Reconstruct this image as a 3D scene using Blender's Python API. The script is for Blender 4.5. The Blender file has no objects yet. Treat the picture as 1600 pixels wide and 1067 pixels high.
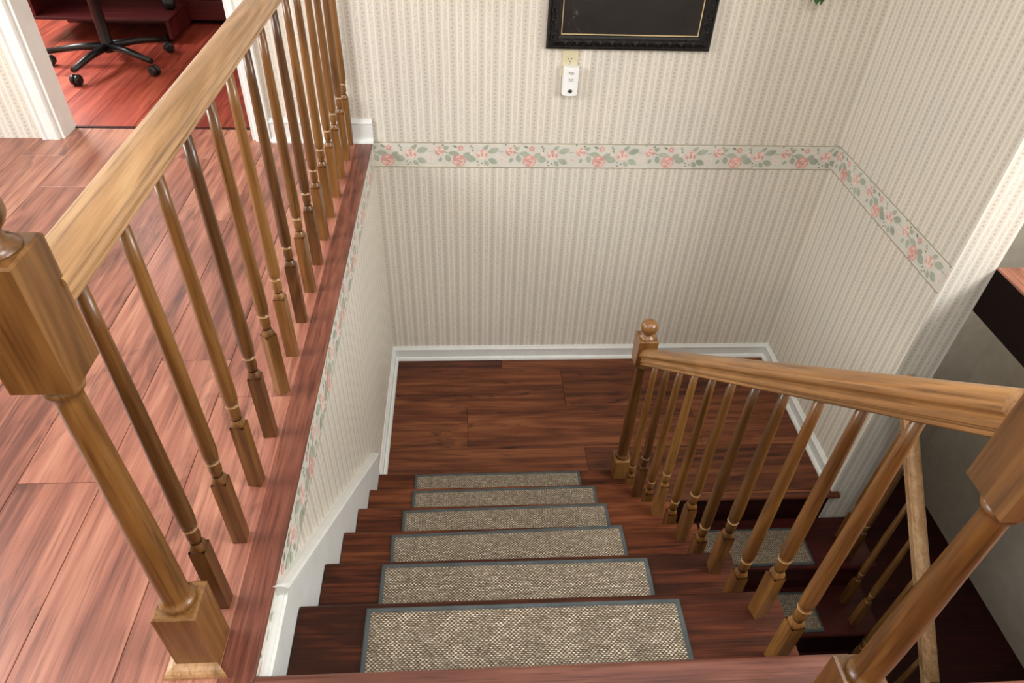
import bpy, math, random
from mathutils import Vector, Matrix
random.seed(7)
sc = bpy.context.scene
COL = sc.collection

# ------------------------------------------------------------------ dimensions (metres; landing floor z=0)
H = 1.33            # upper floor level
B = 2.4106          # back wall plane
W = 2.2003          # right wall plane
CEIL = 3.78
Y0 = 0.0216         # nosing of the upper floor
T, R1, RR = 0.22814, 0.1528, 0.19
NOSE = [(Y0, H)] + [(Y0 + k * T, H - R1 - (k - 1) * RR) for k in range(1, 7)]
SKX = 0.026         # face of skirt board
XR = 1.173          # open end of the treads

# ------------------------------------------------------------------ camera
cam_d = bpy.data.cameras.new('camera'); cam = bpy.data.objects.new('camera', cam_d); COL.objects.link(cam)
F, PITCH, YAW, ROLL = 1086.71, 0.7115, 0.0847, 0.0464
cp, sp, cy_, sy_ = math.cos(PITCH), math.sin(PITCH), math.cos(YAW), math.sin(YAW)
fwd = Vector((sy_ * cp, cy_ * cp, -sp)); rgt = Vector((cy_, -sy_, 0)); upv = rgt.cross(fwd)
c, s = math.cos(ROLL), math.sin(ROLL)
r2 = rgt * c + upv * s; u2 = upv * c - rgt * s
m = Matrix.Identity(4)
for i in range(3):
    m[i][0] = r2[i]; m[i][1] = u2[i]; m[i][2] = -fwd[i]
m[0][3], m[1][3], m[2][3] = 0.4238, -0.6069, 2.7292
cam.matrix_world = m
cam_d.sensor_fit = 'HORIZONTAL'; cam_d.sensor_width = 36; cam_d.lens = F / 1600 * 36
cam_d.clip_start = 0.02
sc.camera = cam

# ------------------------------------------------------------------ world, lights, exposure
world = bpy.data.worlds.new('daylight'); sc.world = world; world.use_nodes = True
world.node_tree.nodes['Background'].inputs[0].default_value = (0.86, 0.93, 1.0, 1)
world.node_tree.nodes['Background'].inputs[1].default_value = 1.0

def area(name, loc, target, size, power, col, sy=None, shape='RECTANGLE', spread=180):
    l = bpy.data.lights.new(name, 'AREA'); o = bpy.data.objects.new(name, l); COL.objects.link(o)
    l.shape = shape; l.size = size
    if sy: l.size_y = sy
    l.energy = power; l.color = col; l.spread = math.radians(spread)
    o.location = loc
    o.rotation_euler = (Vector(target) - Vector(loc)).to_track_quat('-Z', 'Y').to_euler()
    return o
area('window_daylight', (-2.48, 0.55, 2.75), (1.0, 0.9, 1.3), 1.5, 104, (0.97, 0.99, 1.0), 1.3)
area('stair_ceiling_light', (1.2, -0.15, CEIL - 0.08), (1.2, -0.15, 0), 0.5, 30, (0.99, 0.99, 1.0), shape='DISK')
area('hall_fill_light', (-0.3, -1.2, CEIL - 0.08), (-0.3, -1.2, 0), 0.5, 24, (0.99, 0.99, 1.0), shape='DISK')  # unseen lamp added as frontal fill for back wall and treads
area('side_window_daylight', (3.5, -0.2, 2.85), (0.2, 0.9, 1.2), 1.5, 104, (0.98, 0.99, 1.0), 0.95)
area('office_window_daylight', (-2.45, 3.6, 2.9), (-0.8, 3.3, 1.3), 1.0, 110, (1.0, 0.98, 0.96), 1.0)
sc.view_settings.view_transform = 'Standard'; sc.view_settings.look = 'None'
sc.view_settings.exposure = -0.16; sc.view_settings.gamma = 1.0
sc.view_settings.use_curve_mapping = False
sc.cycles.use_denoising = True
sc.cycles.max_bounces = 10; sc.cycles.diffuse_bounces = 6

# ------------------------------------------------------------------ mesh helpers
class MB:
    def __init__(s): s.v, s.f, s.m, s.sm = [], [], [], []
    def face(s, idx, mi=0, sm=False): s.f.append(idx); s.m.append(mi); s.sm.append(sm)
    def add(s, vs): n = len(s.v); s.v += [tuple(p) for p in vs]; return n
    def box(s, a, b, mi=0):
        x0, y0, z0 = a; x1, y1, z1 = b
        n = s.add([(x0,y0,z0),(x1,y0,z0),(x1,y1,z0),(x0,y1,z0),(x0,y0,z1),(x1,y0,z1),(x1,y1,z1),(x0,y1,z1)])
        for q in ((0,3,2,1),(4,5,6,7),(0,1,5,4),(1,2,6,5),(2,3,7,6),(3,0,4,7)): s.face([n+i for i in q], mi)
        return s
    def bbox(s, a, b, c=0.002, mi=0):
        """box with chamfered upper edges"""
        x0, y0, z0 = a; x1, y1, z1 = b
        n = s.add([(x0,y0,z0),(x1,y0,z0),(x1,y1,z0),(x0,y1,z0),
                   (x0,y0,z1-c),(x1,y0,z1-c),(x1,y1,z1-c),(x0,y1,z1-c),
                   (x0+c,y0+c,z1),(x1-c,y0+c,z1),(x1-c,y1-c,z1),(x0+c,y1-c,z1)])
        for q in ((0,3,2,1),(0,1,5,4),(1,2,6,5),(2,3,7,6),(3,0,4,7),(4,5,9,8),(5,6,10,9),(6,7,11,10),(7,4,8,11),(8,9,10,11)):
            s.face([n+i for i in q], mi)
        return s
    def lathe(s, prof, n=20, c=(0,0,0), mi=0, sm=True, cap=True):
        rows = []
        for r, z in prof:
            rows.append(s.add([(c[0]+r*math.cos(2*math.pi*i/n), c[1]+r*math.sin(2*math.pi*i/n), c[2]+z) for i in range(n)]))
        for a, b in zip(rows, rows[1:]):
            for i in range(n): j = (i+1) % n; s.face([a+i, a+j, b+j, b+i], mi, sm)
        if cap:
            s.face([rows[0]+i for i in range(n)][::-1], mi); s.face([rows[-1]+i for i in range(n)], mi)
        return s
    def sweep(s, prof, path, mi=0, sm=False, closed=True, caps=True):
        """prof: list of (a,b); path: list of functions (a,b)->xyz"""
        rows = [s.add([fn(a, b) for a, b in prof]) for fn in path]
        n = len(prof); rng = range(n if closed else n-1)
        for p, q in zip(rows, rows[1:]):
            for i in rng: j = (i+1) % n; s.face([p+i, p+j, q+j, q+i], mi, sm)
        if caps and closed:
            s.face([rows[0]+i for i in range(n)][::-1], mi); s.face([rows[-1]+i for i in range(n)], mi)
        return s
    def prism(s, pts, fn, t0, t1, mi=0):
        """extrude polygon pts (a,b) between t0 and t1; fn(a,b,t)->xyz"""
        n = len(pts)
        p = s.add([fn(a, b, t0) for a, b in pts]); q = s.add([fn(a, b, t1) for a, b in pts])
        s.face([p+i for i in range(n)][::-1], mi); s.face([q+i for i in range(n)], mi)
        for i in range(n): j = (i+1) % n; s.face([p+i, p+j, q+j, q+i], mi)
        return s
    def tube(s, pts, r, n=8, mi=0):
        pts = [Vector(p) for p in pts]; rows = []
        for i, p in enumerate(pts):
            d = (pts[min(i+1, len(pts)-1)] - pts[max(i-1, 0)]).normalized()
            a = d.cross(Vector((0,0,1)) if abs(d.z) < .9 else Vector((1,0,0))).normalized(); b = d.cross(a)
            rr = r(i/(len(pts)-1)) if callable(r) else r
            rows.append(s.add([tuple(p + a*rr*math.cos(2*math.pi*k/n) + b*rr*math.sin(2*math.pi*k/n)) for k in range(n)]))
        for a, b in zip(rows, rows[1:]):
            for k in range(n): j = (k+1) % n; s.face([a+k, a+j, b+j, b+k], mi, True)
        s.face([rows[0]+k for k in range(n)][::-1], mi); s.face([rows[-1]+k for k in range(n)], mi)
        return s
    def mesh(s, name, mats):
        me = bpy.data.meshes.new(name); me.from_pydata(s.v, [], s.f)
        for mt in (mats if isinstance(mats, (list, tuple)) else [mats]): me.materials.append(mt)
        me.polygons.foreach_set('material_index', s.m); me.polygons.foreach_set('use_smooth', s.sm)
        me.update()
        import bmesh
        bm = bmesh.new(); bm.from_mesh(me); bmesh.ops.recalc_face_normals(bm, faces=bm.faces[:]); bm.to_mesh(me); bm.free()
        return me
    def obj(s, name, mats, parent=None, bevel=0):
        return link(name, s.mesh(name, mats), parent, bevel)

def link(name, data, parent=None, bevel=0):
    o = bpy.data.objects.new(name, data); COL.objects.link(o)
    if parent: o.parent = parent
    if bevel:
        b = o.modifiers.new('bevel', 'BEVEL'); b.width = bevel; b.segments = 2; b.limit_method = 'ANGLE'; b.angle_limit = math.radians(40)
    return o
def tag(o, label=None, cat=None, group=None, kind=None):
    if label: o['label'] = label
    if cat: o['category'] = cat
    if group: o['group'] = group
    if kind: o['kind'] = kind
    return o
def empty(name, loc=(0,0,0), rz=0):
    o = bpy.data.objects.new(name, None); COL.objects.link(o); o.location = loc; o.rotation_euler = (0,0,rz); o.empty_display_size = .05
    return o

# ------------------------------------------------------------------ material helpers
def lin(c):
    return tuple(((x/255)/12.92 if x/255 <= .04045 else (((x/255)+.055)/1.055)**2.4) for x in c) + (1,)
class NT:
    def __init__(s, name):
        s.mat = bpy.data.materials.new(name); s.mat.use_nodes = True; s.t = s.mat.node_tree
        s.b = s.t.nodes['Principled BSDF']
    def n(s, typ, **kw):
        nd = s.t.nodes.new(typ)
        for k, v in kw.items(): setattr(nd, k, v)
        return nd
    def l(s, a, b): s.t.links.new(a, b)
    def val(s, sock, v):
        if isinstance(v, bpy.types.NodeSocket): s.l(v, sock)
        else: sock.default_value = v
    def math(s, op, a, b=0.0, c=None):
        nd = s.n('ShaderNodeMath', operation=op); s.val(nd.inputs[0], a); s.val(nd.inputs[1], b)
        if c is not None: s.val(nd.inputs[2], c)
        return nd.outputs[0]
    def mix(s, f, a, b, mode='MIX'):
        nd = s.n('ShaderNodeMix', data_type='RGBA', blend_type=mode)
        s.val(nd.inputs[0], f); s.val(nd.inputs[6], a); s.val(nd.inputs[7], b)
        return nd.outputs[2]
    def ramp(s, f, stops, interp='LINEAR'):
        nd = s.n('ShaderNodeValToRGB'); cr = nd.color_ramp; cr.interpolation = interp
        while len(cr.elements) < len(stops): cr.elements.new(0.5)
        for e, (p, col) in zip(cr.elements, stops): e.position = p; e.color = col
        s.l(f, nd.inputs[0]); return nd.outputs[0]
    def noise(s, vec, scale=5, detail=4, rough=.5, dist=0):
        nd = s.n('ShaderNodeTexNoise'); s.val(nd.inputs['Scale'], scale); nd.inputs['Detail'].default_value = detail
        nd.inputs['Roughness'].default_value = rough; nd.inputs['Distortion'].default_value = dist
        s.l(vec, nd.inputs['Vector']); return nd.outputs[0]
    def bump(s, h, strength=.2, dist=.001):
        nd = s.n('ShaderNodeBump'); nd.inputs['Strength'].default_value = strength; nd.inputs['Distance'].default_value = dist
        s.l(h, nd.inputs['Height']); s.l(nd.outputs[0], s.b.inputs['Normal'])
    def out(s, col, rough=.5, spec=.5, coat=0, coat_r=.1, metal=0):
        s.val(s.b.inputs['Base Color'], col); s.val(s.b.inputs['Roughness'], rough)
        s.b.inputs['Specular IOR Level'].default_value = spec; s.b.inputs['Coat Weight'].default_value = coat
        s.b.inputs['Coat Roughness'].default_value = coat_r; s.b.inputs['Metallic'].default_value = metal
        return s.mat
def plain(name, rgb, rough=.5, spec=.5, metal=0, coat=0, var=0.06):
    t = NT(name); co = t.n('ShaderNodeTexCoord').outputs['Object']
    nz = t.noise(co, 14, 4, .6)
    d = lin([max(0, x*(1-var)) for x in rgb]); h = lin([min(255, x*(1+var)) for x in rgb])
    return t.out(t.ramp(nz, [(.3, d), (.7, h)]), rough, spec, coat, .1, metal)

def wood(name, dark, mid, light, axis='Z', grain=1.0, rough=.35, spec=.5, coat=.3, coat_r=.2, knots=0.0, var=.25, pore=.5, bump=.1):
    t = NT(name); co = t.n('ShaderNodeTexCoord').outputs['Object']
    rnd = t.n('ShaderNodeObjectInfo').outputs['Random']
    off = t.n('ShaderNodeCombineXYZ')
    for i, k in enumerate((37.0, 53.0, 71.0)): t.l(t.math('MULTIPLY', rnd, k), off.inputs[i])
    va = t.n('ShaderNodeVectorMath', operation='ADD'); t.l(co, va.inputs[0]); t.l(off.outputs[0], va.inputs[1])
    def stretched(a, b):
        mp = t.n('ShaderNodeMapping'); t.l(va.outputs[0], mp.inputs[0])
        sc_ = [b*grain]*3; sc_['XYZ'.index(axis)] = a*grain; mp.inputs['Scale'].default_value = sc_
        return mp.outputs[0]
    big = t.noise(stretched(1.0, 13), 1, 6, .6, .35)
    streak = t.noise(stretched(2.2, 62), 1, 3, .6, .15)
    # flowing growth rings: sine of a warped coordinate
    rings = t.math('SINE', t.math('MULTIPLY', t.noise(stretched(.9, 7), 1, 2, .5, .5), 55.0))
    rings = t.math('MULTIPLY_ADD', rings, .5, .5)
    fine = t.noise(stretched(6, 190), 1, 3, .6)
    f = t.math('ADD', t.math('MULTIPLY', big, .48), t.math('ADD', t.math('MULTIPLY', rings, .07), t.math('ADD', t.math('MULTIPLY', streak, .27), t.math('MULTIPLY', fine, .20))))
    f = t.math('ADD', f, t.math('MULTIPLY', t.math('SUBTRACT', rnd, .5), var))
    col = t.ramp(f, [(.375, lin(dark)), (.51, lin(mid)), (.66, lin(light))])
    if pore:
        p = t.ramp(fine, [(.34, (0,0,0,1)), (.44, (1,1,1,1))])
        col = t.mix(t.math('MULTIPLY', t.math('SUBTRACT', 1.0, p), pore), col, lin([x*.55 for x in dark]))
    if knots:
        kn = t.noise(stretched(3.2, 13), 1, 4, .65, 1.2)
        k = t.ramp(kn, [(.57, (0,0,0,1)), (.70, (1,1,1,1))])
        col = t.mix(t.math('MULTIPLY', k, knots), col, lin([x*.45 for x in dark]))
    if bump: t.bump(fine, bump, .0006)
    return t.out(col, rough, spec, coat, coat_r)

# wallpaper: printed stripes with rows of sprigs between pale vine strips
def wallpaper(name, tint=1.0):
    t = NT(name); co = t.n('ShaderNodeTexCoord').outputs['Object']
    sep = t.n('ShaderNodeSeparateXYZ'); t.l(co, sep.inputs[0]); X, Y, Z = sep.outputs
    P = .0601
    u0 = t.math('ADD', X, Y); u = t.math('FRACT', t.math('DIVIDE', t.math('ADD', u0, 10.0 - B - .325), P))
    base = (217, 212, 200); pale = (229, 224, 212); dk = (211, 205, 192)
    k = lambda cc: lin([x*tint for x in cc])
    col = t.ramp(u, [(0, k(dk)), (.40, k(dk)), (.44, k(base)), (.48, k(pale)), (.56, k(pale)), (.60, k(base)), (.86, k(base)), (.89, k(pale)), (.965, k(pale)), (.995, k(dk))])
    # dotted sprigs down the middle of the dark stripe
    side = t.math('MULTIPLY', t.math('GREATER_THAN', t.math('FRACT', t.math('DIVIDE', Z, .034)), .5), 1.0)
    du = t.math('MULTIPLY', t.math('SUBTRACT', t.math('ADD', u, t.math('MULTIPLY_ADD', side, .05, -.025)), .205), P)
    dv = t.math('MULTIPLY', t.math('SUBTRACT', t.math('FRACT', t.math('DIVIDE', Z, .017)), .5), .017)
    warp = t.noise(co, 300, 2); 
    dist = t.math('SQRT', t.math('ADD', t.math('POWER', du, 2), t.math('POWER', dv, 2)))
    dist = t.math('ADD', dist, t.math('MULTIPLY', t.math('SUBTRACT', warp, .5), .004))
    dot = t.ramp(dist, [(.0022, (1,1,1,1)), (.0048, (0,0,0,1))])
    col = t.mix(t.math('MULTIPLY', dot, .75), col, k((152, 145, 131)))
    # vine strip mottling
    vs = t.ramp(u, [(.57, (0,0,0,1)), (.62, (1,1,1,1)), (.84, (1,1,1,1)), (.88, (0,0,0,1))])
    vn = t.noise(co, 330, 3, .7)
    vm = t.ramp(vn, [(.42, k((192, 186, 172))), (.52, k(base)), (.62, k((238, 230, 212)))])
    col = t.mix(t.math('MULTIPLY', vs, .85), col, vm)
    # light unevenness of old paper
    sm = t.ramp(t.noise(co, 3, 3), [(.3, (.95,.95,.96,1)), (.7, (1.0,.985,.965,1))])
    col = t.mix(1.0, col, sm, 'MULTIPLY')
    t.bump(vn, .08, .0005)
    return t.out(col, .62, .25)

def weave(name):
    """staggered oval stitches over a darker ground"""
    t = NT(name); co = t.n('ShaderNodeTexCoord').outputs['Object']
    sep = t.n('ShaderNodeSeparateXYZ'); t.l(co, sep.inputs[0])
    wob = t.math('MULTIPLY', t.math('SUBTRACT', t.noise(co, 110, 2), .5), .5)
    v = t.math('ADD', t.math('DIVIDE', t.math('ADD', sep.outputs[1], 2.0), .0044), wob); row = t.math('FLOOR', v)
    u = t.math('ADD', t.math('ADD', t.math('DIVIDE', t.math('ADD', sep.outputs[0], 2.0), .0098), t.math('MULTIPLY', t.math('FRACT', t.math('MULTIPLY', row, .5)), 1.0)), wob)
    fu = t.math('SUBTRACT', t.math('FRACT', u), .5); fv = t.math('SUBTRACT', t.math('FRACT', v), .5)
    d = t.math('SQRT', t.math('ADD', t.math('POWER', t.math('DIVIDE', fu, .40), 2), t.math('POWER', t.math('DIVIDE', fv, .46), 2)))
    cell = t.n('ShaderNodeCombineXYZ'); t.l(t.math('FLOOR', u), cell.inputs[0]); t.l(row, cell.inputs[1])
    wn = t.n('ShaderNodeTexWhiteNoise', noise_dimensions='2D'); t.l(cell.outputs[0], wn.inputs['Vector'])
    st_ = t.ramp(wn.outputs[0], [(0, lin((154, 142, 122))), (.5, lin((192, 180, 158))), (1, lin((220, 210, 190)))])
    f = t.ramp(d, [(.55, (0,0,0,1)), (1.15, (1,1,1,1))])
    gr = t.ramp(t.noise(co, 160, 3, .7), [(.35, lin((56, 46, 36))), (.65, lin((118, 104, 86)))])
    col = t.mix(f, st_, gr)
    col = t.mix(1.0, col, t.ramp(t.noise(co, 30, 4, .6), [(.3, (.82,.81,.80,1)), (.7, (1,1,1,1))]), 'MULTIPLY')
    t.bump(t.math('SUBTRACT', 1.0, f), .8, .002)
    return t.out(col, .95, .1)

M = {}
M['paper'] = wallpaper('striped_wallpaper')
M['paper_patch'] = wallpaper('patched_wallpaper', 1.05)
M['white'] = plain('white_trim_paint', (222, 225, 221), .38, .5, var=.02)
M['ceiling'] = plain('ceiling_paint', (235, 233, 226), .8, .2, var=.02)
M['hallpaint'] = plain('cream_wall_paint', (214, 206, 190), .8, .2, var=.03)
M['oak'] = wood('golden_oak', (70, 42, 15), (104, 67, 28), (134, 93, 46), 'Z', .9, .36, .5, .35, .22, 0, .22, .35)
M['oak_y'] = wood('golden_oak_rail_sheen', (140, 104, 64), (176, 136, 94), (202, 166, 122), 'Y', .8, .42, .5, .35, .35, 0, .1, .35)  # pale tone has the guard rail's sheen put into the colour
M['oak_stair_rail'] = wood('golden_oak_stair_rail', (112, 76, 38), (150, 106, 58), (178, 132, 80), 'Y', .8, .42, .5, .3, .35, 0, .1, .35)  # same oak as the guard rail, without the painted sheen
M['plank_x'] = wood('cherry_plank_across_dim', (60, 29, 16), (102, 55, 31), (138, 86, 52), 'X', .75, .47, .28, .05, .3, .85, .10, .25)  # same laminate as the hall planks, dimmer light put into the colour
M['plank_y'] = wood('cherry_plank_along_lit', (102, 58, 47), (150, 94, 76), (184, 130, 106), 'Y', .75, .38, .5, .2, .3, .6, .10, .3)  # same laminate, brighter light and pinkish sheen put into the colour
M['nosing_x'] = wood('cherry_nosing', (70, 38, 30), (98, 56, 44), (122, 78, 63), 'X', 1.3, .36, .5, .2, .3, 0, .05, .45)
M['nosing_y'] = wood('cherry_nosing_along', (76, 39, 30), (106, 58, 44), (132, 80, 61), 'Y', 1.3, .36, .5, .2, .3, 0, .05, .45)
M['tread'] = wood('dark_oak_tread', (48, 22, 11), (82, 40, 21), (116, 65, 37), 'X', 1.0, .48, .16, .03, .3, .3, .3, .6)
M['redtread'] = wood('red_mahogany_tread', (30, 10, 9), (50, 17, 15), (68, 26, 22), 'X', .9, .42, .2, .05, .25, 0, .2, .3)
M['officefloor'] = wood('red_cherry_plank', (112, 42, 32), (152, 64, 48), (180, 90, 70), 'Y', .75, .38, .5, .2, .3, .4, .2, .2)
M['worn_highlight'] = plain('worn_highlight_ring', (176, 140, 96), .4, .5)  # pale ring colour holds both wear and a painted highlight
M['weave'] = weave('woven_carpet')
M['binding'] = plain('slate_binding_tape', (74, 80, 80), .9, .1, var=.12)
M['darkcherry'] = wood('dark_cherry_furniture', (50, 12, 14), (72, 20, 22), (92, 30, 30), 'X', .6, .42, .35, .1, .2, 0, .1, .1)
M['black'] = plain('black_plastic', (16, 16, 18), .35, .5)
M['gap'] = plain('dark_gap', (22, 12, 9), .9, .1)
M['chrome'] = plain('chrome', (200, 200, 205), .15, .5, 1)
M['gold'] = plain('gold_leaf_liner', (222, 198, 148), .4, .5, .3)
M['plate'] = plain('almond_plate', (214, 204, 170), .4, .5, var=.02)
M['plastic'] = plain('white_plastic', (240, 242, 240), .4, .5, var=.01)
M['slot'] = plain('dark_slot', (45, 42, 38), .7, .2)
M['greyprint'] = plain('grey_print', (165, 165, 160), .6, .2)
M['leaf'] = plain('green_leaf', (52, 92, 44), .45, .4, var=.35)
M['wicker'] = plain('wicker', (120, 84, 50), .8, .2, var=.3)
M['stem'] = plain('green_stem', (70, 96, 50), .6, .2)

# ------------------------------------------------------------------ the setting
def struct(o): return tag(o, kind='structure')
# back wall with the office doorway (x -1.36 .. -.515)
DX0, DX1, DZ = -1.36, -0.515, H + 2.04
w = MB(); th = .12
w.box((DX1, B, -1.2), (W + .17, B + th, CEIL)); w.box((-2.6, B, H - .3), (DX0, B + th, CEIL)); w.box((DX0, B, DZ), (DX1, B + th, CEIL)); w.box((DX0, B, H - .3), (DX1, B + th, H - .03))
wb = struct(w.obj('wall_back', M['paper'])); wb['label'] = 'striped floral wallpapered wall behind the landing'
wl = struct(MB().box((-.12, .0, -1.2), (0, B, H - .012)).obj('wall_left', M['paper'])); wl['label'] = 'low striped wallpapered stairwell wall under the balustrade'
wr = struct(MB().box((W, 1.402, -.24), (W + .17, B, CEIL)).obj('wall_right', M['paper'])); wr['label'] = 'striped wallpapered wall on the right of the landing'

# upper hall and the rest of the house, walls the photograph does not look at
WX = -2.6
w = MB()  # window wall with an opening
w.box((WX - .12, -2.2, H - .3), (WX, -.25, CEIL)); w.box((WX - .12, 1.35, H - .3), (WX, B + .12, CEIL)); w.box((WX - .12, -.25, H - .3), (WX, 1.35, H + .75)); w.box((WX - .12, -.25, H + 2.1), (WX, 1.35, CEIL))
struct(w.obj('wall_hall_window', M['hallpaint']))
wf = MB()
for a, b in (((WX - .08, -.25, H + .75), (WX - .03, 1.35, H + .80)), ((WX - .08, -.25, H + 2.05), (WX - .03, 1.35, H + 2.1)), ((WX - .08, -.25, H + .8), (WX - .03, -.2, H + 2.05)), ((WX - .08, 1.3, H + .8), (WX - .03, 1.35, H + 2.05)), ((WX - .07, .53, H + .8), (WX - .04, .57, H + 2.05))):
    wf.box(a, b)
struct(wf.obj('window_1', M['white']))
struct(MB().box((WX - .12, -2.32, -1.2), (3.72, -2.2, CEIL)).obj('wall_front', M['hallpaint']))
w = MB(); w.box((3.6, -2.2, -1.2), (3.72, -.98, CEIL)); w.box((3.6, .58, -1.2), (3.72, B + .12, CEIL)); w.box((3.6, -.98, -1.2), (3.72, .58, 2.35)); w.box((3.6, -.98, 3.35), (3.72, .58, CEIL))
struct(w.obj('wall_far_right', M['hallpaint']))
wf = MB()
for a, b in (((3.62, -.98, 2.35), (3.67, .58, 2.4)), ((3.62, -.98, 3.3), (3.67, .58, 3.35)), ((3.62, -.98, 2.4), (3.67, -.93, 3.3)), ((3.62, .53, 2.4), (3.67, .58, 3.3)), ((3.63, -.22, 2.4), (3.66, -.18, 3.3))): wf.box(a, b)
struct(wf.obj('window_2', M['white']))
struct(MB().box((W + .17, B, -1.2), (3.6, B + .12, CEIL)).obj('wall_den_back', M['hallpaint']))
struct(MB().box((WX - .12, -2.32, CEIL), (3.72, 5.72, CEIL + .1)).obj('ceiling', M['ceiling']))
# office walls
struct(MB().box((WX - .12, 5.6, H - .3), (.6, 5.72, CEIL)).obj('wall_office_back', M['hallpaint']))
struct(MB().box((.5, B + .12, H - .3), (.6, 5.6, CEIL)).obj('wall_office_right', M['hallpaint']))
ow = MB()
ow.box((WX - .12, B + .12, H - .3), (WX, 3.0, CEIL)).box((WX - .12, 4.2, H - .3), (WX, 5.6, CEIL)).box((WX - .12, 3.0, H - .3), (WX, 4.2, H + .9)).box((WX - .12, 3.0, H + 2.1), (WX, 4.2, CEIL))
struct(ow.obj('wall_office_window', M['hallpaint']))

# ---- floors with separate planks
def plank_floor(name, x0, x1, y0, y1, z, along, width, length, mat, starts=None, slab=.03, hole=None, first=None, label=None):
    fl = struct(MB().box((x0, y0, z - slab), (x1, y1, z - .009)).obj(name, M['gap']))
    if label: fl['label'] = label
    a0, a1, b0, b1 = (x0, x1, y0, y1) if along == 'X' else (y0, y1, x0, x1)
    b = b1; row = 0
    while b > b0 + 1e-4:
        wdt = first if (row == 0 and first) else width
        nb = max(b0, b - wdt)
        a = a0 - random.uniform(.1, length*.8)
        if starts and row < len(starts): a = starts[row]
        while a < a1:
            s0, s1 = max(a, a0), min(a + length, a1)
            if s1 - s0 > .02:
                g = .0006
                p0, p1 = (((s0+g, nb+g), (s1-g, b-g)) if along == 'X' else ((nb+g, s0+g), (b-g, s1-g)))
                cx, cy = (p0[0]+p1[0])/2, (p0[1]+p1[1])/2
                o = MB().bbox((p0[0]-cx, p0[1]-cy, -.009), (p1[0]-cx, p1[1]-cy, 0), .0012).obj('plank', mat, fl)
                o.location = (cx, cy, z)
            a += length
        b = nb; row += 1
    return fl
CAPX = .004        # edge of the floor cap over the stair wall
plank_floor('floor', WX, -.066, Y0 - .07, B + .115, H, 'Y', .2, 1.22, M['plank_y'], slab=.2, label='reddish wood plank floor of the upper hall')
plank_floor('floor_front', WX, 3.6, -2.2, Y0 - .071, H, 'X', .2, 1.22, M['plank_x'], slab=.2)  # right end beyond the stairs added to join the light-blocking slab
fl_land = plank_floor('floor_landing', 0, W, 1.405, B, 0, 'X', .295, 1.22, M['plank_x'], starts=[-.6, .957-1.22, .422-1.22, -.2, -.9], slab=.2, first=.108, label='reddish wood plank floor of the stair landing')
plank_floor('floor_office', WX, .5, B + .125, 5.6, H, 'Y', .2, 1.22, M['officefloor'], slab=.2, label='red wood plank floor beyond the doorway')
plank_floor('floor_light_block', W + .17, 3.6, Y0 - .071, 1.402, H, 'Y', .2, 1.22, M['plank_y'], slab=.2)  # unseen slab added to keep side window light off the lower flight
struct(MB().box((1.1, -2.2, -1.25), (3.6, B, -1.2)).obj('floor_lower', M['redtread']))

# caps / nosings of the floor edge
def nosing_profile(depth, t=.02, n=6):
    """(a: 0 at back .. depth at tip, b: height from underside)"""
    pts = [(0, 0), (0, t)]
    for i in range(n + 1):
        q = math.pi/2 - math.pi*i/n
        pts.append((depth - t/2 + math.cos(q)*t/2, t/2 + math.sin(q)*t/2))
    return pts
capm = MB().sweep(nosing_profile(.066 + CAPX, .012), [lambda a, b, y=y: (-.066 + a, y, H - .012 + b) for y in (Y0 - .07, B)], sm=False)
o = struct(capm.obj('trim_1', M['nosing_y'])); o['label'] = 'red-brown cap strip along the edge of the upper floor'
fn = MB().sweep(nosing_profile(.07, .024), [lambda a, b, x=x: (x, Y0 - .07 + a, H - .024 + b) for x in (CAPX, XR + .03)])
o = struct(fn.obj('trim_2', M['nosing_x'])); o['label'] = 'red-brown nosing strip at the top of the stairs'
ln = MB().sweep(nosing_profile(.032, .024), [lambda a, b, x=x: (x, 1.405 - a, -.024 + b) for x in (XR - .03, 2.236)])
o = struct(ln.obj('trim_3', M['plank_x'])); o['label'] = 'dark nosing at the landing edge above the lower stairs'
th_ = MB().bbox((DX0, B + .107, H - .009), (DX1, B + .128, H + .004), .003).obj('trim_4', M['redtread']); struct(th_); th_['label'] = 'dark threshold strip in the doorway'

# baseboards: board + shoe moulding, mitred in the corners
def base_board(name, segs, z, h, label, mat=None):
    """segs: list of points fn(d)->(x,y): inset path offset d from the wall"""
    prof = [(0, 0), (.013, 0), (.013, h-.026), (.0165, h-.022), (.0165, h-.016), (.009, h-.006), (.006, h), (0, h)]
    o = struct(MB().sweep(prof, [lambda a, b, p=p: (*p(a), z + b) for p in segs]).obj(name, M['white']))
    o['label'] = label
    q = [(.013, 0)] + [(.013 + .015*math.cos(math.pi/2*i/5), .019*math.sin(math.pi/2*i/5)) for i in range(6)]
    MB().sweep(q, [lambda a, b, p=p: (*p(a), z + b) for p in segs]).obj('shoe_moulding', M['white'], o)
    return o
base_board('baseboard_left', [lambda d: (d, 1.40), lambda d: (d, B - d)], 0, .090, 'white baseboard on the left of the landing')
base_board('baseboard_back', [lambda d: (d, B - d), lambda d: (W - d, B - d)], 0, .090, 'white baseboard along the back of the landing')
base_board('baseboard_right', [lambda d: (W - d, B - d), lambda d: (W - d, 1.447)], 0, .090, 'white baseboard on the right of the landing')
base_board('baseboard_hall', [lambda d: (-.443, B - d), lambda d: (.008, B - d)], H, .108, 'white baseboard beside the doorway on the upper floor')

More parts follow.
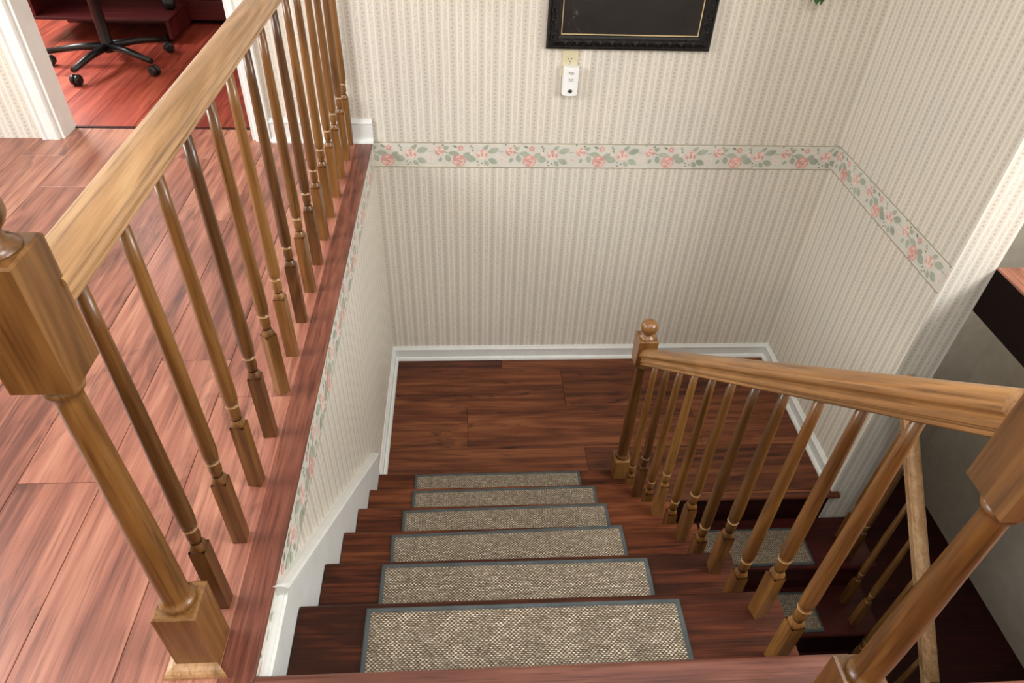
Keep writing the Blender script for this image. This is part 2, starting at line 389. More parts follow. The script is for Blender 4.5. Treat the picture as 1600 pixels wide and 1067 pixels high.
# door casing and jamb
dc = empty('door_1', (0, 0, 0)); struct(dc); dc['label'] = 'white cased doorway leading to the office'
cas = [(0, 0), (0, .010), (.006, .016), (.022, .018), (.028, .012), (.05, .012), (.058, .019), (.070, .019), (.072, 0)]
MB().sweep(cas, [lambda a, b, z=z: (DX1 + a, B - b, z) for z in (H, DZ)]).obj('casing', M['white'], dc)
MB().sweep(cas, [lambda a, b, z=z: (DX0 - a, B - b, z) for z in (H, DZ)]).obj('casing', M['white'], dc)
MB().sweep(cas, [lambda a, b, x=x: (x, B - b, DZ + a) for x in (DX0 - .072, DX1 + .072)]).obj('casing', M['white'], dc)
for a, b in (((DX1 - .016, B, H), (DX1, B + .12, DZ)), ((DX0, B, H), (DX0 + .016, B + .12, DZ)), ((DX0, B, DZ - .016), (DX1, B + .12, DZ))):
    MB().box(a, b).obj('jamb', M['white'], dc)

# ---- wallpaper border with roses (flat print)
BM = [plain('border_paper', (212, 210, 200), .6, .25, var=.02), plain('border_line', (166, 162, 146), .6, .25), plain('border_cream', (222, 215, 198), .6, .25),
      plain('print_leaf_green', (168, 175, 158), .6, .2, var=.1), plain('print_dark_green', (136, 142, 126), .6, .2), plain('print_rose', (212, 162, 153), .6, .2, var=.08),
      plain('print_pale_rose', (224, 194, 183), .6, .2, var=.06), plain('print_blush', (228, 213, 202), .6, .2, var=.04), plain('print_deep_rose', (194, 136, 128), .6, .2)]
def border(name, fn, L, phase, bh=.126, label=''):
    """fn(u, v, d) -> xyz, v measured down from the top, d proud of the wall"""
    mb = MB(); layer = [0.0010]
    def poly(pts, mi):
        layer[0] += 1.2e-6
        pts = [(min(max(u, 0), L), v) for u, v in pts]
        if max(p[0] for p in pts) - min(p[0] for p in pts) < 1e-4: return
        n = mb.add([fn(u, v, layer[0]) for u, v in pts]); mb.face(list(range(n, n + len(pts))), mi)
    mb.box
    q = [fn(0,0,0), fn(L,0,0), fn(L,bh,0), fn(0,bh,0), fn(0,0,.0007), fn(L,0,.0007), fn(L,bh,.0007), fn(0,bh,.0007)]
    n = mb.add(q)
    for f in ((0,1,2,3),(4,5,6,7),(0,1,5,4),(1,2,6,5),(2,3,7,6),(3,0,4,7)): mb.face([n+i for i in f], 0)
    for v0, v1, mi in ((0, .006, 1), (.006, .0105, 2), (bh-.006, bh, 1), (bh-.0115, bh-.006, 2)):
        poly([(0, v0), (L, v0), (L, v1), (0, v1)], mi)
    S = 1/2060.0
    def ell(cx, cy, rx, ry, rot, mi, x0, pointed=True, n=14):
        pts = []
        a = math.radians(rot)
        for i in range(n):
            q = 2*math.pi*i/n; x = math.cos(q)*rx; y = math.sin(q)*ry*((1-abs(math.cos(q))**3*.75) if pointed else 1)
            pts.append((x0 + (cx + x*math.cos(a) - y*math.sin(a))*S, (cy + x*math.sin(a) + y*math.cos(a))*S*1.03))
        poly(pts, mi)
    def rose(cx, cy, r, cols, x0, seed):
        rs = random.Random(seed)
        pts = []
        for i in range(28):
            q = 2*math.pi*i/28; rr = r*(.92 + .13*abs(math.sin(q*3.5 + seed)))
            pts.append((x0 + (cx + rr*math.cos(q))*S, (cy + rr*.95*math.sin(q))*S))
        poly(pts, cols[0])
        for i in range(7):
            q = 2*math.pi*i/7 + seed
            ell(cx + .58*r*math.cos(q), cy + .55*r*math.sin(q), r*.36, r*.26, math.degrees(q) + 90, cols[1 + i % 2], x0, False, 10)
        ell(cx, cy - .05*r, r*.5, r*.44, 20, cols[0], x0, False)
        for i in range(4):
            q = 2*math.pi*i/4 + seed*.7
            ell(cx + .26*r*math.cos(q), cy + .22*r*math.sin(q), r*.26, r*.12, math.degrees(q) + 70, cols[1 + (i + 1) % 2], x0, True, 10)
        ell(cx, cy, r*.15, r*.12, 0, cols[3], x0, False, 8)
    k = -1
    while True:
        x0 = phase + k*.3295 - 147*S       # zoom pixel 75 = start of the repeat, big rose at 147
        if x0 > L: break
        k += 1
        E = lambda cx, cy, rx, ry, rot, mi, p=True: ell(cx - 75, cy - 268, rx, ry, rot, mi, x0, p)
        # stems
        E(100, 368, 42, 3, 22, 4); E(622, 358, 40, 2, 5, 4)
        E(172, 378, 54, 26, 6, 3); E(118, 425, 40, 27, 70, 3); E(292, 392, 46, 25, -28, 3); E(335, 428, 55, 34, 14, 3)
        E(185, 308, 24, 10, 25, 4); E(90, 318, 22, 14, -20, 3)
        for px_, py_, ro in ((338, 303, -40), (352, 320, 10), (355, 346, 80), (400, 458, -45), (440, 472, 50), (410, 489, -35)): E(px_, py_, 13, 6, ro, 4)
        E(474, 322, 46, 20, -48, 3); E(553, 345, 58, 30, -18, 3); E(547, 450, 50, 29, 24, 3); E(487, 472, 34, 22, 55, 3)
        E(782, 326, 32, 16, -38, 3); E(668, 286, 10, 8, 0, 4); E(750, 297, 12, 9, 0, 4); E(722, 441, 26, 17, -60, 3)
        for i in range(6):
            q = i*1.047; E(632 + 30*math.cos(q), 432 + 24*math.sin(q), 14, 9, math.degrees(q), 7)
        E(632, 434, 14, 8, 0, 6); E(590, 392, 14, 14, 0, 7); E(345, 375, 22, 18, 0, 7); E(310, 345, 14, 10, 0, 7)
        for i in range(5):
            q = i*1.2566 - 1.57; E(240 + 17*math.cos(q), 324 + 17*math.sin(q), 15, 11, math.degrees(q), 5)
        E(240, 324, 7, 7, 0, 7, False)
        rose(222 - 75, 452 - 268, 64, (5, 6, 5, 8), x0, 1)
        rose(445 - 75, 387 - 268, 57, (6, 7, 5, 8), x0, 2)
        rose(715 - 75, 356 - 268, 52, (6, 5, 7, 8), x0, 3)
    o = struct(mb.obj(name, BM)); o['label'] = label
    return o
border('trim_5', lambda u, v, d: (u, B - d, H - .001 - v), W, .063, label='rose-patterned wallpaper border on the back wall')
border('trim_6', lambda u, v, d: (d, B - u, H - .012 - v), B - .03, .15, .114, label='rose-patterned border under the floor edge on the left wall')
border('trim_7', lambda u, v, d: (W - d, B - u, H - .001 - v), B - 1.41, .12, label='rose-patterned wallpaper border on the right wall')

# ------------------------------------------------------------------ the stairs
st = empty('staircase', (0, 0, 0))
tag(st, 'dark stained wooden staircase leading down to the landing', 'staircase')
def bullnose_tread(mb, x0, x1, yb, yn, z, t=.026, n=6, sgn=1):
    prof = [(yb, z - t), (yb, z)]
    for i in range(n + 1):
        q = math.pi/2 - math.pi*i/n
        prof.append((yn - sgn*t/2 + sgn*math.cos(q)*t/2, z - t/2 + math.sin(q)*t/2))
    r = .006
    mb.sweep(prof, [lambda a, b, x=x: (x, a, b) for x in (x0, x1)])
for k in range(1, 7):
    yn, z = NOSE[k]; yb = NOSE[k-1][0] - .024
    mb = MB(); cx = .6
    bullnose_tread(mb, (SKX if k < 6 else .012) - cx, XR - cx, yb, yn, z)
    o = mb.obj('tread', M['tread'], st, .002); o.location = (cx, 0, 0)
for k in range(1, 8):
    y = NOSE[k-1][0] - .024
    z1 = NOSE[k-1][1] - .026; z0 = NOSE[k][1] if k < 7 else 0
    MB().box((SKX, y - .018, z0), (XR - .02, y, z1)).obj('riser', M['tread'], st)
# skirt board and its cap on the left wall
sk = lambda y: 1.305 - (y - .215)*.8203
poly = [(0.0, 1.292), (.205, 1.292), (.22, sk(.22)), (1.405, sk(1.405)), (1.405, 0.0), (1.30, 0.0)]
for k in range(6, 0, -1): poly += [(NOSE[k][0] - .06, NOSE[k][1] - .06)]
poly += [(0.0, H - .3)]
skb = MB().prism(poly, lambda a, b, t: (t, a, b), 0, .017).obj('skirt_board', M['white'], st)
MB().prism([(a_, b_ - .006 if i_ < 4 else b_) for i_, (a_, b_) in enumerate(poly)], lambda a, b, t: (t, a, b), .0171, SKX - .002).obj('skirt_facing', M['white'], skb)
cp_ = [(0, -.012), (.028, -.012), (.030, -.008), (.026, -.004), (.034, .002), (.036, .010), (.030, .017), (.016, .020), (0, .020)]
MB().sweep(cp_, [lambda a, b, y=y: (a*.9, y, sk(y) + b) for y in (.208, 1.412)]).obj('cap_moulding', M['white'], skb)
# outer wall of the flight (under the open tread ends)
poly = [(0.0, H - .26)]
for k in range(1, 7): poly += [(NOSE[k-1][0] - .03, NOSE[k][1] - .027), (NOSE[k][0] - .03, NOSE[k][1] - .027)]
poly += [(1.37, 0), (1.37, -1.2), (0, -1.2)]
MB().prism(poly, lambda a, b, t: (t, a, b), XR - .06, XR - .022).obj('outer_stringer', M['white'], st)

ls = empty('lower_staircase', (1.7, 1.2, -.2)); 
tag(ls, 'dark red lower staircase turning back from the landing', 'staircase')
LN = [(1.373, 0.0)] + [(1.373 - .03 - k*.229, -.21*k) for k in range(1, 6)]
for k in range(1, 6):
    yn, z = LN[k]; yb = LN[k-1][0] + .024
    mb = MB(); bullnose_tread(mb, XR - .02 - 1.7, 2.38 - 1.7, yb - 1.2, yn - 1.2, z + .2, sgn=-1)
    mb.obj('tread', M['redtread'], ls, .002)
    MB().box((XR - .02 - 1.7, LN[k-1][0] + .024 - 1.2, z - .005 + .2), ((W if k == 1 else 2.33) - 1.7, LN[k-1][0] + .04 - 1.2, LN[k-1][1] - .024 + .2)).obj('riser', M['redtread'], ls)

# woven mats
def mat(x0, x1, yf, depth, z, rot, label, sgn=1):
    e = empty('stair_mat', ((x0 + x1)/2, yf - sgn*depth/2, z), rot)
    tag(e, label, 'stair mat', 'woven mats on the stair treads')
    hw, hd, bw = (x1 - x0)/2, depth/2, .013
    MB().bbox((-hw + .006, -hd + .006, .0), (hw - .006, hd - .006, .007), .001).obj('woven_field', M['weave'], e)
    for a, b in (((-hw, -hd, 0), (hw, -hd + bw, .009)), ((-hw, hd - bw, 0), (hw, hd, .009)), ((-hw, -hd, 0), (-hw + bw, hd, .0088)), ((hw - bw, -hd, 0), (hw, hd, .0088))):
        MB().bbox(a, b, .003).obj('binding', M['binding'], e)
md = [(.183, .926, .230, -.002, 'top woven beige stair mat with slate binding, nearest the upper floor'),
      (.182, .926, .460, -.004, 'woven beige stair mat on the second tread from the top'),
      (.179, .924, .690, .020, 'woven beige stair mat on the third tread, slightly skewed'),
      (.187, .932, .916, .015, 'woven beige stair mat on the fourth tread from the top'),
      (.198, .943, 1.144, .010, 'woven beige stair mat on the second tread above the landing, set to the right'),
      (.186, .926, 1.375, .002, 'bottom woven beige stair mat, on the last tread above the landing')]
for k, (a, b, yf, ro, lb) in enumerate(md): mat(a, b, yf, .19, NOSE[k+1][1], ro, lb)
mat(1.335, 2.078, LN[1][0] + .018, .205, LN[1][1], 0, 'shadowed woven stair mat on the first lower tread behind the balusters', -1)
mat(1.355, 2.105, LN[2][0] + .018, .205, LN[2][1], 0, 'shadowed woven stair mat on the second lower tread at the right', -1)
mat(1.345, 2.09, LN[3][0] + .018, .205, LN[3][1], 0, 'shadowed woven stair mat on the third lower tread', -1)

# ------------------------------------------------------------------ balusters, newels, handrails
def baluster_mesh(length, block=.205, name='baluster'):
    mb = MB(); hw = .0155
    # square block with shouldered (lamb's tongue) top
    n0 = mb.add([(-hw,-hw,0),(hw,-hw,0),(hw,hw,0),(-hw,hw,0),(-hw,-hw,block),(hw,-hw,block),(hw,hw,block),(-hw,hw,block)])
    for q in ((0,3,2,1),(0,1,5,4),(1,2,6,5),(2,3,7,6),(3,0,4,7)): mb.face([n0+i for i in q])
    # block rings from square to round
    n = 16; rows = []
    for tt, rr, dz in ((0, None, 0), (.45, .0150, .008), (.85, .0128, .015), (1, .0112, .020)):
        ring = []
        for i in range(n):
            q = 2*math.pi*(i + .5)/n; cs, sn = math.cos(q), math.sin(q)
            k = hw/max(abs(cs), abs(sn)); r = k if rr is None else (k*(1-tt) + rr*tt)
            ring.append((r*cs, r*sn, block + dz))
        rows.append(mb.add(ring))
    for a, b in zip(rows, rows[1:]):
        for i in range(n): j = (i+1) % n; mb.face([a+i, a+j, b+j, b+i], 0, True)
    mb.face([rows[0]+i for i in range(n)][::-1])
    z = block + .020
    mb.lathe([(.0105, z), (.0100, z+.006), (.0128, z+.012), (.0135, z+.020), (.0128, z+.032), (.0118, z+.038), (.0118, z+.040),
              (.0146, z+.042), (.0150, z+.0445), (.0146, z+.047), (.0122, z+.049), (.0122, z+.051), (.0148, z+.056), (.0160, z+.068), (.0164, z+.09), (.0155, z+.17),
              (.0135, z + (length-z)*.6), (.0112, z + (length-z)*.85), (.0100, length)], 16)
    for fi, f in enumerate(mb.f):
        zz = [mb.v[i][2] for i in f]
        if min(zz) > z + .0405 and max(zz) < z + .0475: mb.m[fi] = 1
    return mb.mesh(name, [M['oak'], M['worn_highlight']])
def newel(parent, loc, z0, base_h, shaft_top, block_top, hw, base_trim=False, ball_r=.033):
    e = empty('newel_post', (loc[0], loc[1], z0)); e.parent = parent
    MB().bbox((-hw, -hw, 0), (hw, hw, base_h), .004).obj('base_block', M['oak'], e)
    r = hw*.82
    L = shaft_top
    MB().lathe([(r*.92, base_h - .001), (r, base_h + .004), (r*1.02, base_h + .009), (r*.95, base_h + .014), (r*.80, base_h + .017), (r*.78, base_h + .03), (r*.80, base_h + .08), (r*.78, base_h + .2),
                (r*.66, base_h + (L-base_h)*.7), (r*.6, L - .045), (r*.62, L - .03), (r*.82, L - .026), (r*.86, L - .021), (r*.8, L - .016), (r*.64, L - .012), (r*.72, L - .004), (r*.9, L + .001)], 24).obj('turned_shaft', M['oak'], e)
    MB().bbox((-hw, -hw, L), (hw, hw, block_top), .003).obj('top_block', M['oak'], e)
    t = block_top
    MB().lathe([(hw*.86, t - .001), (hw*.86, t + .003), (hw*.74, t + .007), (hw*.70, t + .009), (hw*.55, t + .012), (hw*.50, t + .018), (hw*.52, t + .022)] +
               [(ball_r*math.sin(q), t + .048 - .030*math.cos(q)) for q in [math.radians(x) for x in range(35, 180, 12)]] + [(.001, t + .078)], 24).obj('ball_finial', M['oak'], e)
    if base_trim:
        q = [(hw, 0)] + [(hw + .022*math.cos(math.pi/2*i/5), .022*math.sin(math.pi/2*i/5)) for i in range(6)]
        MB().sweep(q, [lambda a, b, s_=s_: (s_*(a if True else 0), -a, b) for s_ in (-1, 1)]).obj('shoe_moulding', M['oak_y'], e)
        MB().sweep(q, [lambda a, b, s_=s_: (-a, s_*a, b) for s_ in (-1, .95)]).obj('shoe_moulding', M['oak_y'], e)
    return e
RAILP = [(.0185, 0), (.0210, .002), (.0215, .005), (.0210, .008), (.0180, .0095), (.0180, .0120), (.0225, .0135), (.0228, .018), (.0218, .024), (.0228, .030), (.0255, .034)]
RAILP += [(.0255 + .0050*math.sin(math.pi*i/8), .034 + .0145*(1 - math.cos(math.pi*i/8))/2) for i in range(1, 8)]
RAILP += [(.0262*math.cos(math.pi/2*i/8)**.8, .0485 + .0175*math.sin(math.pi/2*i/8)) for i in range(0, 8)]
RAILP = RAILP + [(-a, b) for a, b in RAILP[::-1]]

# upper guard rail
BX = -.0945
g = empty('balustrade', (BX, 1.2, H))
tag(g, 'level oak balustrade along the edge of the upper floor', 'balustrade')
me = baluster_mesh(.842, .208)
turned = {4: 45}
for k in range(15):
    o = link('baluster', me, g); o.location = (random.uniform(-.0015, .0015), .176 + k*.1578 - 1.2 - (.006 if k == 14 else 0), 0)
    o.rotation_euler = (0, 0, math.radians(turned.get(k, random.choice((-6, -3, 0, 2, 4)))))
MB().sweep(RAILP, [lambda a, b, y=y: (a, y - 1.2, .838 + b) for y in (.11, B - .001)]).obj('handrail', M['oak_y'], g)
nw = newel(g, (-.107 - BX, .077 - 1.2), 0, .19, .76, .95, .039, True)

# stair rail
SX = 1.108
g2 = empty('stair_railing', (SX, .7, .6))
tag(g2, 'sloping oak stair railing with ball-topped newel at the landing', 'balustrade')
railz = lambda y: .985 - .8345*(y - 1.26)
cache = {}
for k in range(1, 7):
    yn, z = NOSE[k]
    for j, dy in enumerate((.057, .171)):
        if k == 6 and j == 0: continue
        y = yn - dy; L = round(railz(y) - z + .012, 3)
        key = (j, k == 6 and j)
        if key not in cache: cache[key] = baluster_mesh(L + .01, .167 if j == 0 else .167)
        o = link('baluster', cache[key], g2); o.location = (random.uniform(-.0015, .0015), y - .7, z - .6)
        o.rotation_euler = (0, 0, math.radians({(1, 0): 14, (1, 1): 6}.get((k, j), random.choice((-5, 0, 3, 5)))))
cs_ = 1/math.cos(math.atan(.8345))
SL = math.atan(.8345); y_a, y_b = 1.345, -.075
hr = MB().sweep(RAILP, [lambda a, b, q=q: (a, q*(y_a - y_b)*cs_, b*.98) for q in (0, 1)]).obj('handrail', M['oak_stair_rail'], g2)
hr.location = (0, y_b - .7, railz(y_b) - .6); hr.rotation_euler = (-SL, 0, 0)
newel(g2, (1.106 - SX, 1.369 - .7), NOSE[6][1] - .6, .115, .685, .812, .0365)
newel(g2, (1.108 - SX, -.106 - .7), H - .6, .19, .70, .93, .0385)

# lower rail, open side of the lower flight
g3 = empty('lower_stair_railing', (2.262, 1.0, -.4))
tag(g3, 'shadowed oak railing of the lower stairs at the right edge', 'balustrade')
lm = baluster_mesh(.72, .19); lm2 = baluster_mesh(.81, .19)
for k in (1, 2, 3, 4):
    yn, z = LN[k]
    for j, dy in enumerate((.062, .172)):
        o = link('baluster', lm if j == 0 else lm2, g3); o.location = (0, yn + dy - 1.0, z + .4)
        if k == 1 and j == 1: o.location = (0, yn + .165 - 1.0, z + .4)
lz = lambda y: LN[1][1] + .71 + (y - LN[1][0] - .06)*.917
MB().sweep(RAILP, [lambda a, b, y=y: (a, y - 1.0, lz(y) + b*1.35 + .4) for y in (1.398, .5)]).obj('handrail', M['oak_y'], g3)

# ------------------------------------------------------------------ framed picture
FX0, FX1, FZ0, FZ1, FD = .765, 1.462, 1.757, 2.70, .030
pf = empty('framed_picture', ((FX0 + FX1)/2, B, FZ0))
tag(pf, 'large dark picture in an ornate black carved frame with gold liner', 'picture')
cx, cz = (FX0 + FX1)/2, FZ0
carve = NT('black_carved_frame'); co = carve.n('ShaderNodeTexCoord').outputs['Object']
nz = carve.noise(co, 60, 5, .65); carve.bump(nz, .6, .003)
M['frame'] = carve.out(carve.ramp(nz, [(.35, lin((14, 12, 12))), (.7, lin((38, 34, 32)))]), .46, .3)
canv = NT('dark_canvas'); co = canv.n('ShaderNodeTexCoord').outputs['Object']
nz = canv.noise(co, 6, 5, .6); sm = canv.ramp(canv.noise(co, 16, 6, .75, 1.5), [(.58, (0,0,0,1)), (.72, (1,1,1,1))])
sep = canv.n('ShaderNodeSeparateXYZ'); canv.l(co, sep.inputs[0])
dd = canv.math('SQRT', canv.math('ADD', canv.math('POWER', canv.math('ADD', sep.outputs[0], .235), 2), canv.math('POWER', canv.math('SUBTRACT', sep.outputs[2], .115), 2)))
near = canv.ramp(dd, [(.02, (1,1,1,1)), (.075, (0,0,0,1))])
colc = canv.mix(canv.math('MULTIPLY', sm, canv.math('MULTIPLY', near, .6)), canv.ramp(nz, [(.3, lin((34, 32, 31))), (.7, lin((46, 44, 43)))]), lin((140, 136, 126)))  # pale smudge paints a faint reflection into the dark surface
M['canvas'] = canv.out(colc, .3, .5)
prof = [(0, 0), (0, .018), (.004, .024), (.010, .026), (.014, .022), (.020, .024), (.032, .030), (.040, .028), (.046, .020), (.054, .016), (.058, .016), (.058, 0)]
hw, ht = (FX1 - FX0)/2, FZ1 - FZ0
def frame_path(o):  # o: inset
    return [(-hw + o, o), (hw - o, o), (hw - o, ht - o), (-hw + o, ht - o)]
fb = MB(); rows = []
for ci in range(5):
    rows.append(fb.add([(frame_path(a)[ci % 4][0], -b, frame_path(a)[ci % 4][1]) for a, b in prof]))
for p, q in zip(rows, rows[1:]):
    for i in range(len(prof) - 1): fb.face([p+i, p+i+1, q+i+1, q+i])
fr = fb.obj('frame', M['frame'], pf)
# carved scrolls
orn = MB()
def scroll(cx_, cz_, ang, sz, flip):
    pts = []
    for i in range(11):
        q = i/10; a = q*math.pi*1.5; r = sz*(1 - .62*q)
        x, y = r*math.cos(a)*flip, r*math.sin(a)
        pts.append((cx_ + x*math.cos(ang) - y*math.sin(ang), -.028 - .003*math.sin(q*math.pi), cz_ + x*math.sin(ang) + y*math.cos(ang)))
    orn.tube(pts, lambda q: .0045*(1 - .5*q), 6)
def side(n, x0, z0, x1, z1, ang):
    for i in range(n):
        q = (i + .5)/n; scroll(x0 + (x1-x0)*q, z0 + (z1-z0)*q, ang, .017, 1 if i % 2 else -1)
        q = (i + 1)/n
        if i < n - 1:
            bx, bz = x0 + (x1-x0)*q, z0 + (z1-z0)*q
            orn.lathe([(.007, -.002), (.006, .003), (.002, .0055)], 8, (0, 0, 0)); 
            for vi in range(len(orn.v) - 24, len(orn.v)):
                v = orn.v[vi]; orn.v[vi] = (bx + v[0]*1.0, -.028 - v[2], bz + v[1]*1.0)
io = .028
side(13, -hw + io, io, hw - io, io, 0); side(17, -hw + io, io, -hw + io, ht - io, math.pi/2); side(17, hw - io, io, hw - io, ht - io, math.pi/2); side(13, -hw + io, ht - io, hw - io, ht - io, 0)
orn.obj('carved_scrollwork', M['frame'], fr)
gl = MB(); rows = []
gp = [(.058, 0), (.058, .0165), (.0588, .0180), (.0608, .0180), (.0618, .0165), (.0618, 0)]
for ci in range(5): rows.append(gl.add([(frame_path(a)[ci % 4][0], -b, frame_path(a)[ci % 4][1]) for a, b in gp]))
for p, q in zip(rows, rows[1:]):
    for i in range(len(gp) - 1): gl.face([p+i, p+i+1, q+i+1, q+i])
gl.obj('gold_liner', M['gold'], pf)
MB().box((-hw + .06, -.012, .06), (hw - .06, -.004, ht - .06)).obj('canvas', M['canvas'], pf)

# ------------------------------------------------------------------ outlet and plug-in alarm
OX, OZ = .8725, 1.692
ol = empty('wall_outlet', (OX, B, OZ)); tag(ol, 'almond wall outlet plate below the framed picture', 'outlet')
p = MB(); p.bbox((-.035, -.057, 0), (.035, .057, .006), .003)
p.v = [(x, -z, y) for x, y, z in p.v]; p.obj('cover_plate', M['plate'], ol)
for s_ in (1, -1):
    q = MB()
    pts = []
    for i in range(24):
        a = 2*math.pi*i/24; pts.append((.0172*math.cos(a), max(-.0142, min(.0142, .0172*math.sin(a)))))
    q.prism(pts, lambda a, b, t, s_=s_: (a, -t, b + s_*.0195), .004, .0085)
    rc = q.obj('receptacle', M['plate'], ol)
    for dx, h_ in ((-.0064, .0085), (.0064, .007)):
        MB().box((dx - .0012, -.0092, s_*.0195 + .003 - h_/2), (dx + .0012, -.0084, s_*.0195 + .003 + h_/2)).obj('slot', M['slot'], rc)
    g_ = MB(); g_.prism([(.0026*math.cos(i*.524), .0026*math.sin(i*.524)) for i in range(12)], lambda a, b, t, s_=s_: (a, -t, b + s_*.0195 - .0075), .0084, .0092); g_.obj('ground_hole', M['slot'], rc)
sc_ = MB(); sc_.prism([(.003*math.cos(i*.524), .003*math.sin(i*.524)) for i in range(12)], lambda a, b, t: (a, -t, b), .005, .0072); sc_.obj('screw', M['chrome'], ol)

DXc, DZ0, DZ1, DD = .8785, 1.566, 1.688, .036
al = empty('plug_in_alarm', (DXc, B - .0085, DZ0)); tag(al, 'white plug-in gas alarm hanging from the wall outlet', 'alarm')
hwid, hh = .0345, DZ1 - DZ0
body = MB(); n = 12
profb = [(-hwid, 0)] + [(-hwid + .002 + (2*hwid - .004)*i/n, -(DD - .007) - .007*math.sin(math.pi*i/n)) for i in range(n + 1)] + [(hwid, 0)]
body.sweep(profb, [lambda a, b, z=z, k=k: (a*k, b*k2, z) for z, k, k2 in ((0, .94, .90), (.003, .985, .97), (.007, 1, 1), (hh - .007, 1, 1), (hh - .003, .985, .97), (hh, .94, .90))])
body.obj('body', M['plastic'], al, .0012)
for i, (z, wd) in enumerate(((.0145, .0115), (.0185, .0165), (.0225, .0195), (.0265, .0135))):
    MB().box((-wd/2, -DD - .0006, z), (wd/2, -DD + .003, z + .0021)).obj('speaker_slot', M['slot'], al)
for dx in (-.006, .006):
    t_ = MB(); t_.prism([(dx + .0022*math.cos(i*.524), .074 + .0022*math.sin(i*.524)) for i in range(12)], lambda a, b, t: (a, -t, b), DD - .003, DD + .0004); t_.obj('button', M['greyprint'], al)
for a0_, a1_, z0_, z1_ in ((-.0105, -.0085, .0985, .106), (-.0085, -.0045, .1005, .1025), (-.003, .010, .1005, .1030), (-.004, .009, .0955, .0968), (-.010, .010, .0665, .0675)):
    MB().box((a0_, -DD - .0003, z0_), (a1_, -DD + .002, z1_)).obj('printed_mark', M['greyprint'], al)

pt = MB(); pt.box((.912, B - .0012, 1.662), (.962, B, 1.752)); o = pt.obj('wallpaper_patch', M['paper_patch'])
tag(o, 'mismatched wallpaper patch just right of the wall outlet', 'wallpaper patch')

# ------------------------------------------------------------------ hanging plant in the top right corner
PX, PZ = 1.90, 2.25
pl = empty('hanging_plant', (PX, B, PZ)); tag(pl, 'green trailing plant in a wall basket near the right corner', 'plant')
mb = MB(); prof = [(.02, -.12), (.06, -.10), (.085, -.04), (.095, .02), (.10, .03), (.09, .03)]
rows = [mb.add([(r*math.cos(math.pi + math.pi*i/14), r*math.sin(math.pi + math.pi*i/14), z) for i in range(15)]) for r, z in prof]
for a, b in zip(rows, rows[1:]):
    for i in range(14): mb.face([a+i, a+i+1, b+i+1, b+i], 0, True)
mb.obj('wall_basket', M['wicker'], pl)
def leaf_mesh():
    mb = MB(); n = 8; L, Wd = .062, .024
    for i in range(n + 1):
        q = i/n; wd = Wd*math.sin(math.pi*q**.75)*(1 - .25*q) + .0006
        z = -.012*q*q
        mb.add([(-wd, q*L, z + .006*math.sin(math.pi*q)), (0, q*L, z), (wd, q*L, z + .006*math.sin(math.pi*q))])
    for i in range(n):
        a, b = i*3, i*3 + 3
        mb.face([a, a+1, b+1, b], 0, True); mb.face([a+1, a+2, b+2, b+1], 0, True)
    me = mb.mesh('leaf', M['leaf']); return me
lm_ = leaf_mesh()
rl = random.Random(5)
vines = [[(-.02, -.06, .03), (-.05, -.10, .05), (-.07, -.10, -.10), (-.055, -.06, -.235)], [(.02, -.06, .03), (.05, -.11, .06), (.08, -.11, -.05), (.09, -.09, -.14)], [(0, -.06, .03), (-.08, -.08, .1), (-.14, -.07, .05), (-.16, -.06, -.06)], [(.0, -.05, .03), (.04, -.08, .13), (.10, -.07, .16)], [(.0, -.05, .03), (-.03, -.09, .14), (-.06, -.10, .2)]]
for v in vines:
    vs = [Vector(p) for p in v]; pts = []
    for i in range(len(vs) - 1):
        for j in range(6): pts.append(vs[i].lerp(vs[i+1], j/6))
    pts.append(vs[-1])
    MB().tube(pts, .0018, 5).obj('stem', M['stem'], pl)
    for i in range(2, len(pts), 3):
        o = link('leaf', lm_, pl); o.location = pts[i]; sc2 = rl.uniform(.8, 1.15); o.scale = (sc2,)*3
        o.rotation_euler = (rl.uniform(-1.3, -.3), rl.uniform(-.4, .4), rl.uniform(0, 6.28))
for p, rz in (((-.062, -.065, -.222), 2.9), ((-.045, -.06, -.228), 3.7)):
    o = link('leaf', lm_, pl); o.location = p; o.rotation_euler = (-1.25, .1, rz)

# ------------------------------------------------------------------ office furniture glimpsed through the doorway
ds = empty('corner_desk', (-1.25, 4.03, H)); tag(ds, 'dark cherry corner desk seen through the doorway', 'desk')
def dpart(name, a, b, mt='darkcherry', bev=.002):
    return MB().box(a, b).obj(name, M[mt], ds, bev)
dpart('side_plinth', (-.06, -.365, .0), (-.04, .06, .035), 'gap'); dpart('side_board', (-.02, -.37, .03), (0, .0, .125)); dpart('side_shelf', (-.75, -.37, .125), (.004, .0, .14))
dpart('side_panel', (-.75, -.36, .14), (-.72, .0, .70)); dpart('end_panel', (-.75, .0, 0), (-.02, .03, .70))
dpart('back_plinth', (-.06, .05, 0), (1.0, .06, .035), 'gap'); dpart('back_board', (-.02, .0005, .03), (1.0, .02, .125)); dpart('back_shelf', (-.02, .0005, .125), (1.0, .40, .14))
dpart('back_panel', (-.74, .38, .14), (1.0, .40, .70)); dpart('desktop', (-.77, -.38, .70), (-.02, .0, .73)); dpart('desktop', (-.77, .0, .70), (1.0, .55, .73))
dpart('end_panel', (.98, .0, .0), (1.0, .5, .70)); dpart('inner_panel', (-.05, -.0, .14), (-.02, .03, .70))
sp_ = empty('desk_speaker', (-1.30, 3.86, H + .14)); tag(sp_, 'small round black speaker on the low desk shelf', 'speaker')
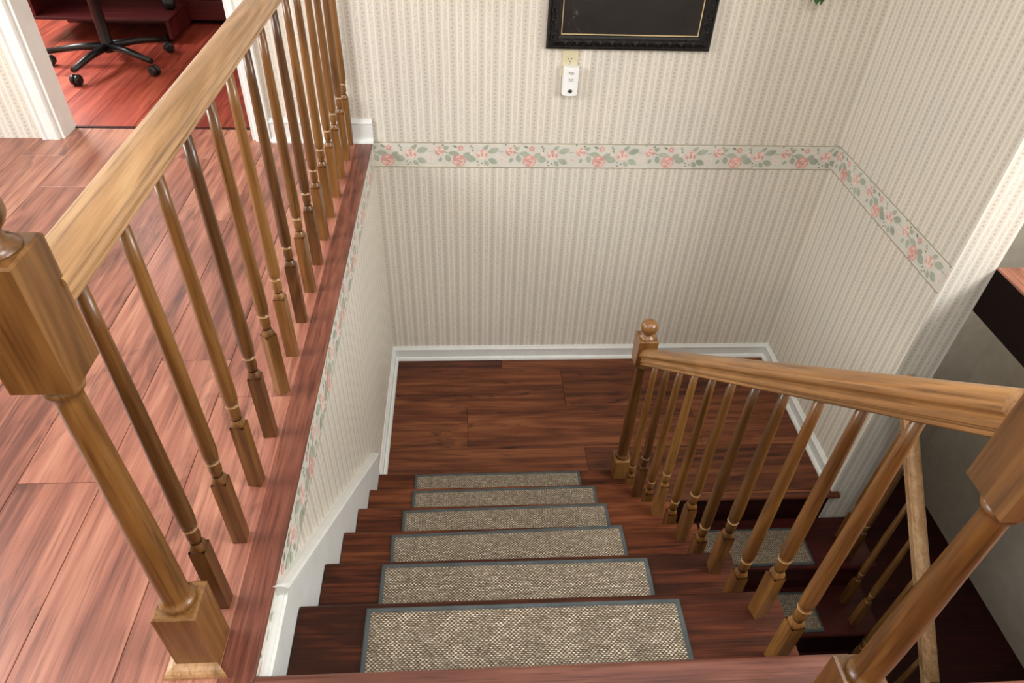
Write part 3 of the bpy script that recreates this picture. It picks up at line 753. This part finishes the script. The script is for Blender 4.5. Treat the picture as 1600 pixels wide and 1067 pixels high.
MB().lathe([(.022, 0), (.034, .012), (.040, .035), (.036, .058), (.022, .072), (.001, .076)], 20).obj('housing', M['black'], sp_)
MB().lathe([(.030, .066), (.033, .068), (.030, .070), (.027, .068), (.030, .066)], 20, cap=False).obj('trim_ring', M['chrome'], sp_)
CHX, CHY = -1.47, 3.33
ch = empty('office_chair', (CHX, CHY, H)); tag(ch, 'black swivel office chair with casters beyond the doorway', 'chair')
MB().lathe([(.03, .07), (.035, .10), (.028, .12), (.028, .40), (.05, .42)], 16).obj('gas_column', M['black'], ch)
for i in range(5):
    a = math.radians(42 + 72*i); dx, dy = math.cos(a), math.sin(a)
    MB().tube([(0, 0, .10), (dx*.15, dy*.15, .095), (dx*.31, dy*.31, .075)], lambda q: .022*(1 - .35*q), 8).obj('base_arm', M['black'], ch)
    cst = MB()
    for off in (-.012, .012):
        k0 = len(cst.v)
        cst.lathe([(.010, -.009), (.024, -.009), (.027, -.004), (.027, .004), (.024, .009), (.010, .009)], 16)
        for vi in range(k0, len(cst.v)):
            x, y, z = cst.v[vi]; ly = z + off
            cst.v[vi] = (dx*.31 + x*dx - ly*dy, dy*.31 + x*dy + ly*dx, .0275 + y)
    cst.obj('caster', M['black'], ch)
se = MB(); se.bbox((-.24, -.23, .42), (.24, .23, .50), .03); se.obj('seat', M['black'], ch, .02)
bk = MB(); bk.bbox((-.22, -.27, .55), (.22, -.21, 1.0), .03); bk.obj('backrest', M['black'], ch, .02)
MB().tube([(0, -.18, .44), (0, -.29, .46), (0, -.285, .62)], .018, 8).obj('back_bar', M['black'], ch)

# ------------------------------------------------------------------ ceiling lamps (stair light source, and a made-up housing for the hall fill)
for x_, y_, lb in ((1.2, -.15, 'round flush ceiling lamp above the stairs'), (-.3, -1.2, 'round flush ceiling lamp added unseen for the hall fill')):
    cl = empty('ceiling_lamp', (x_, y_, CEIL)); tag(cl, lb, 'ceiling lamp', 'flush ceiling lamps')
    MB().lathe([(.28, 0), (.29, -.02), (.285, -.06), (.27, -.06), (.27, -.02)], 32, cap=False).obj('rim', M['white'], cl)
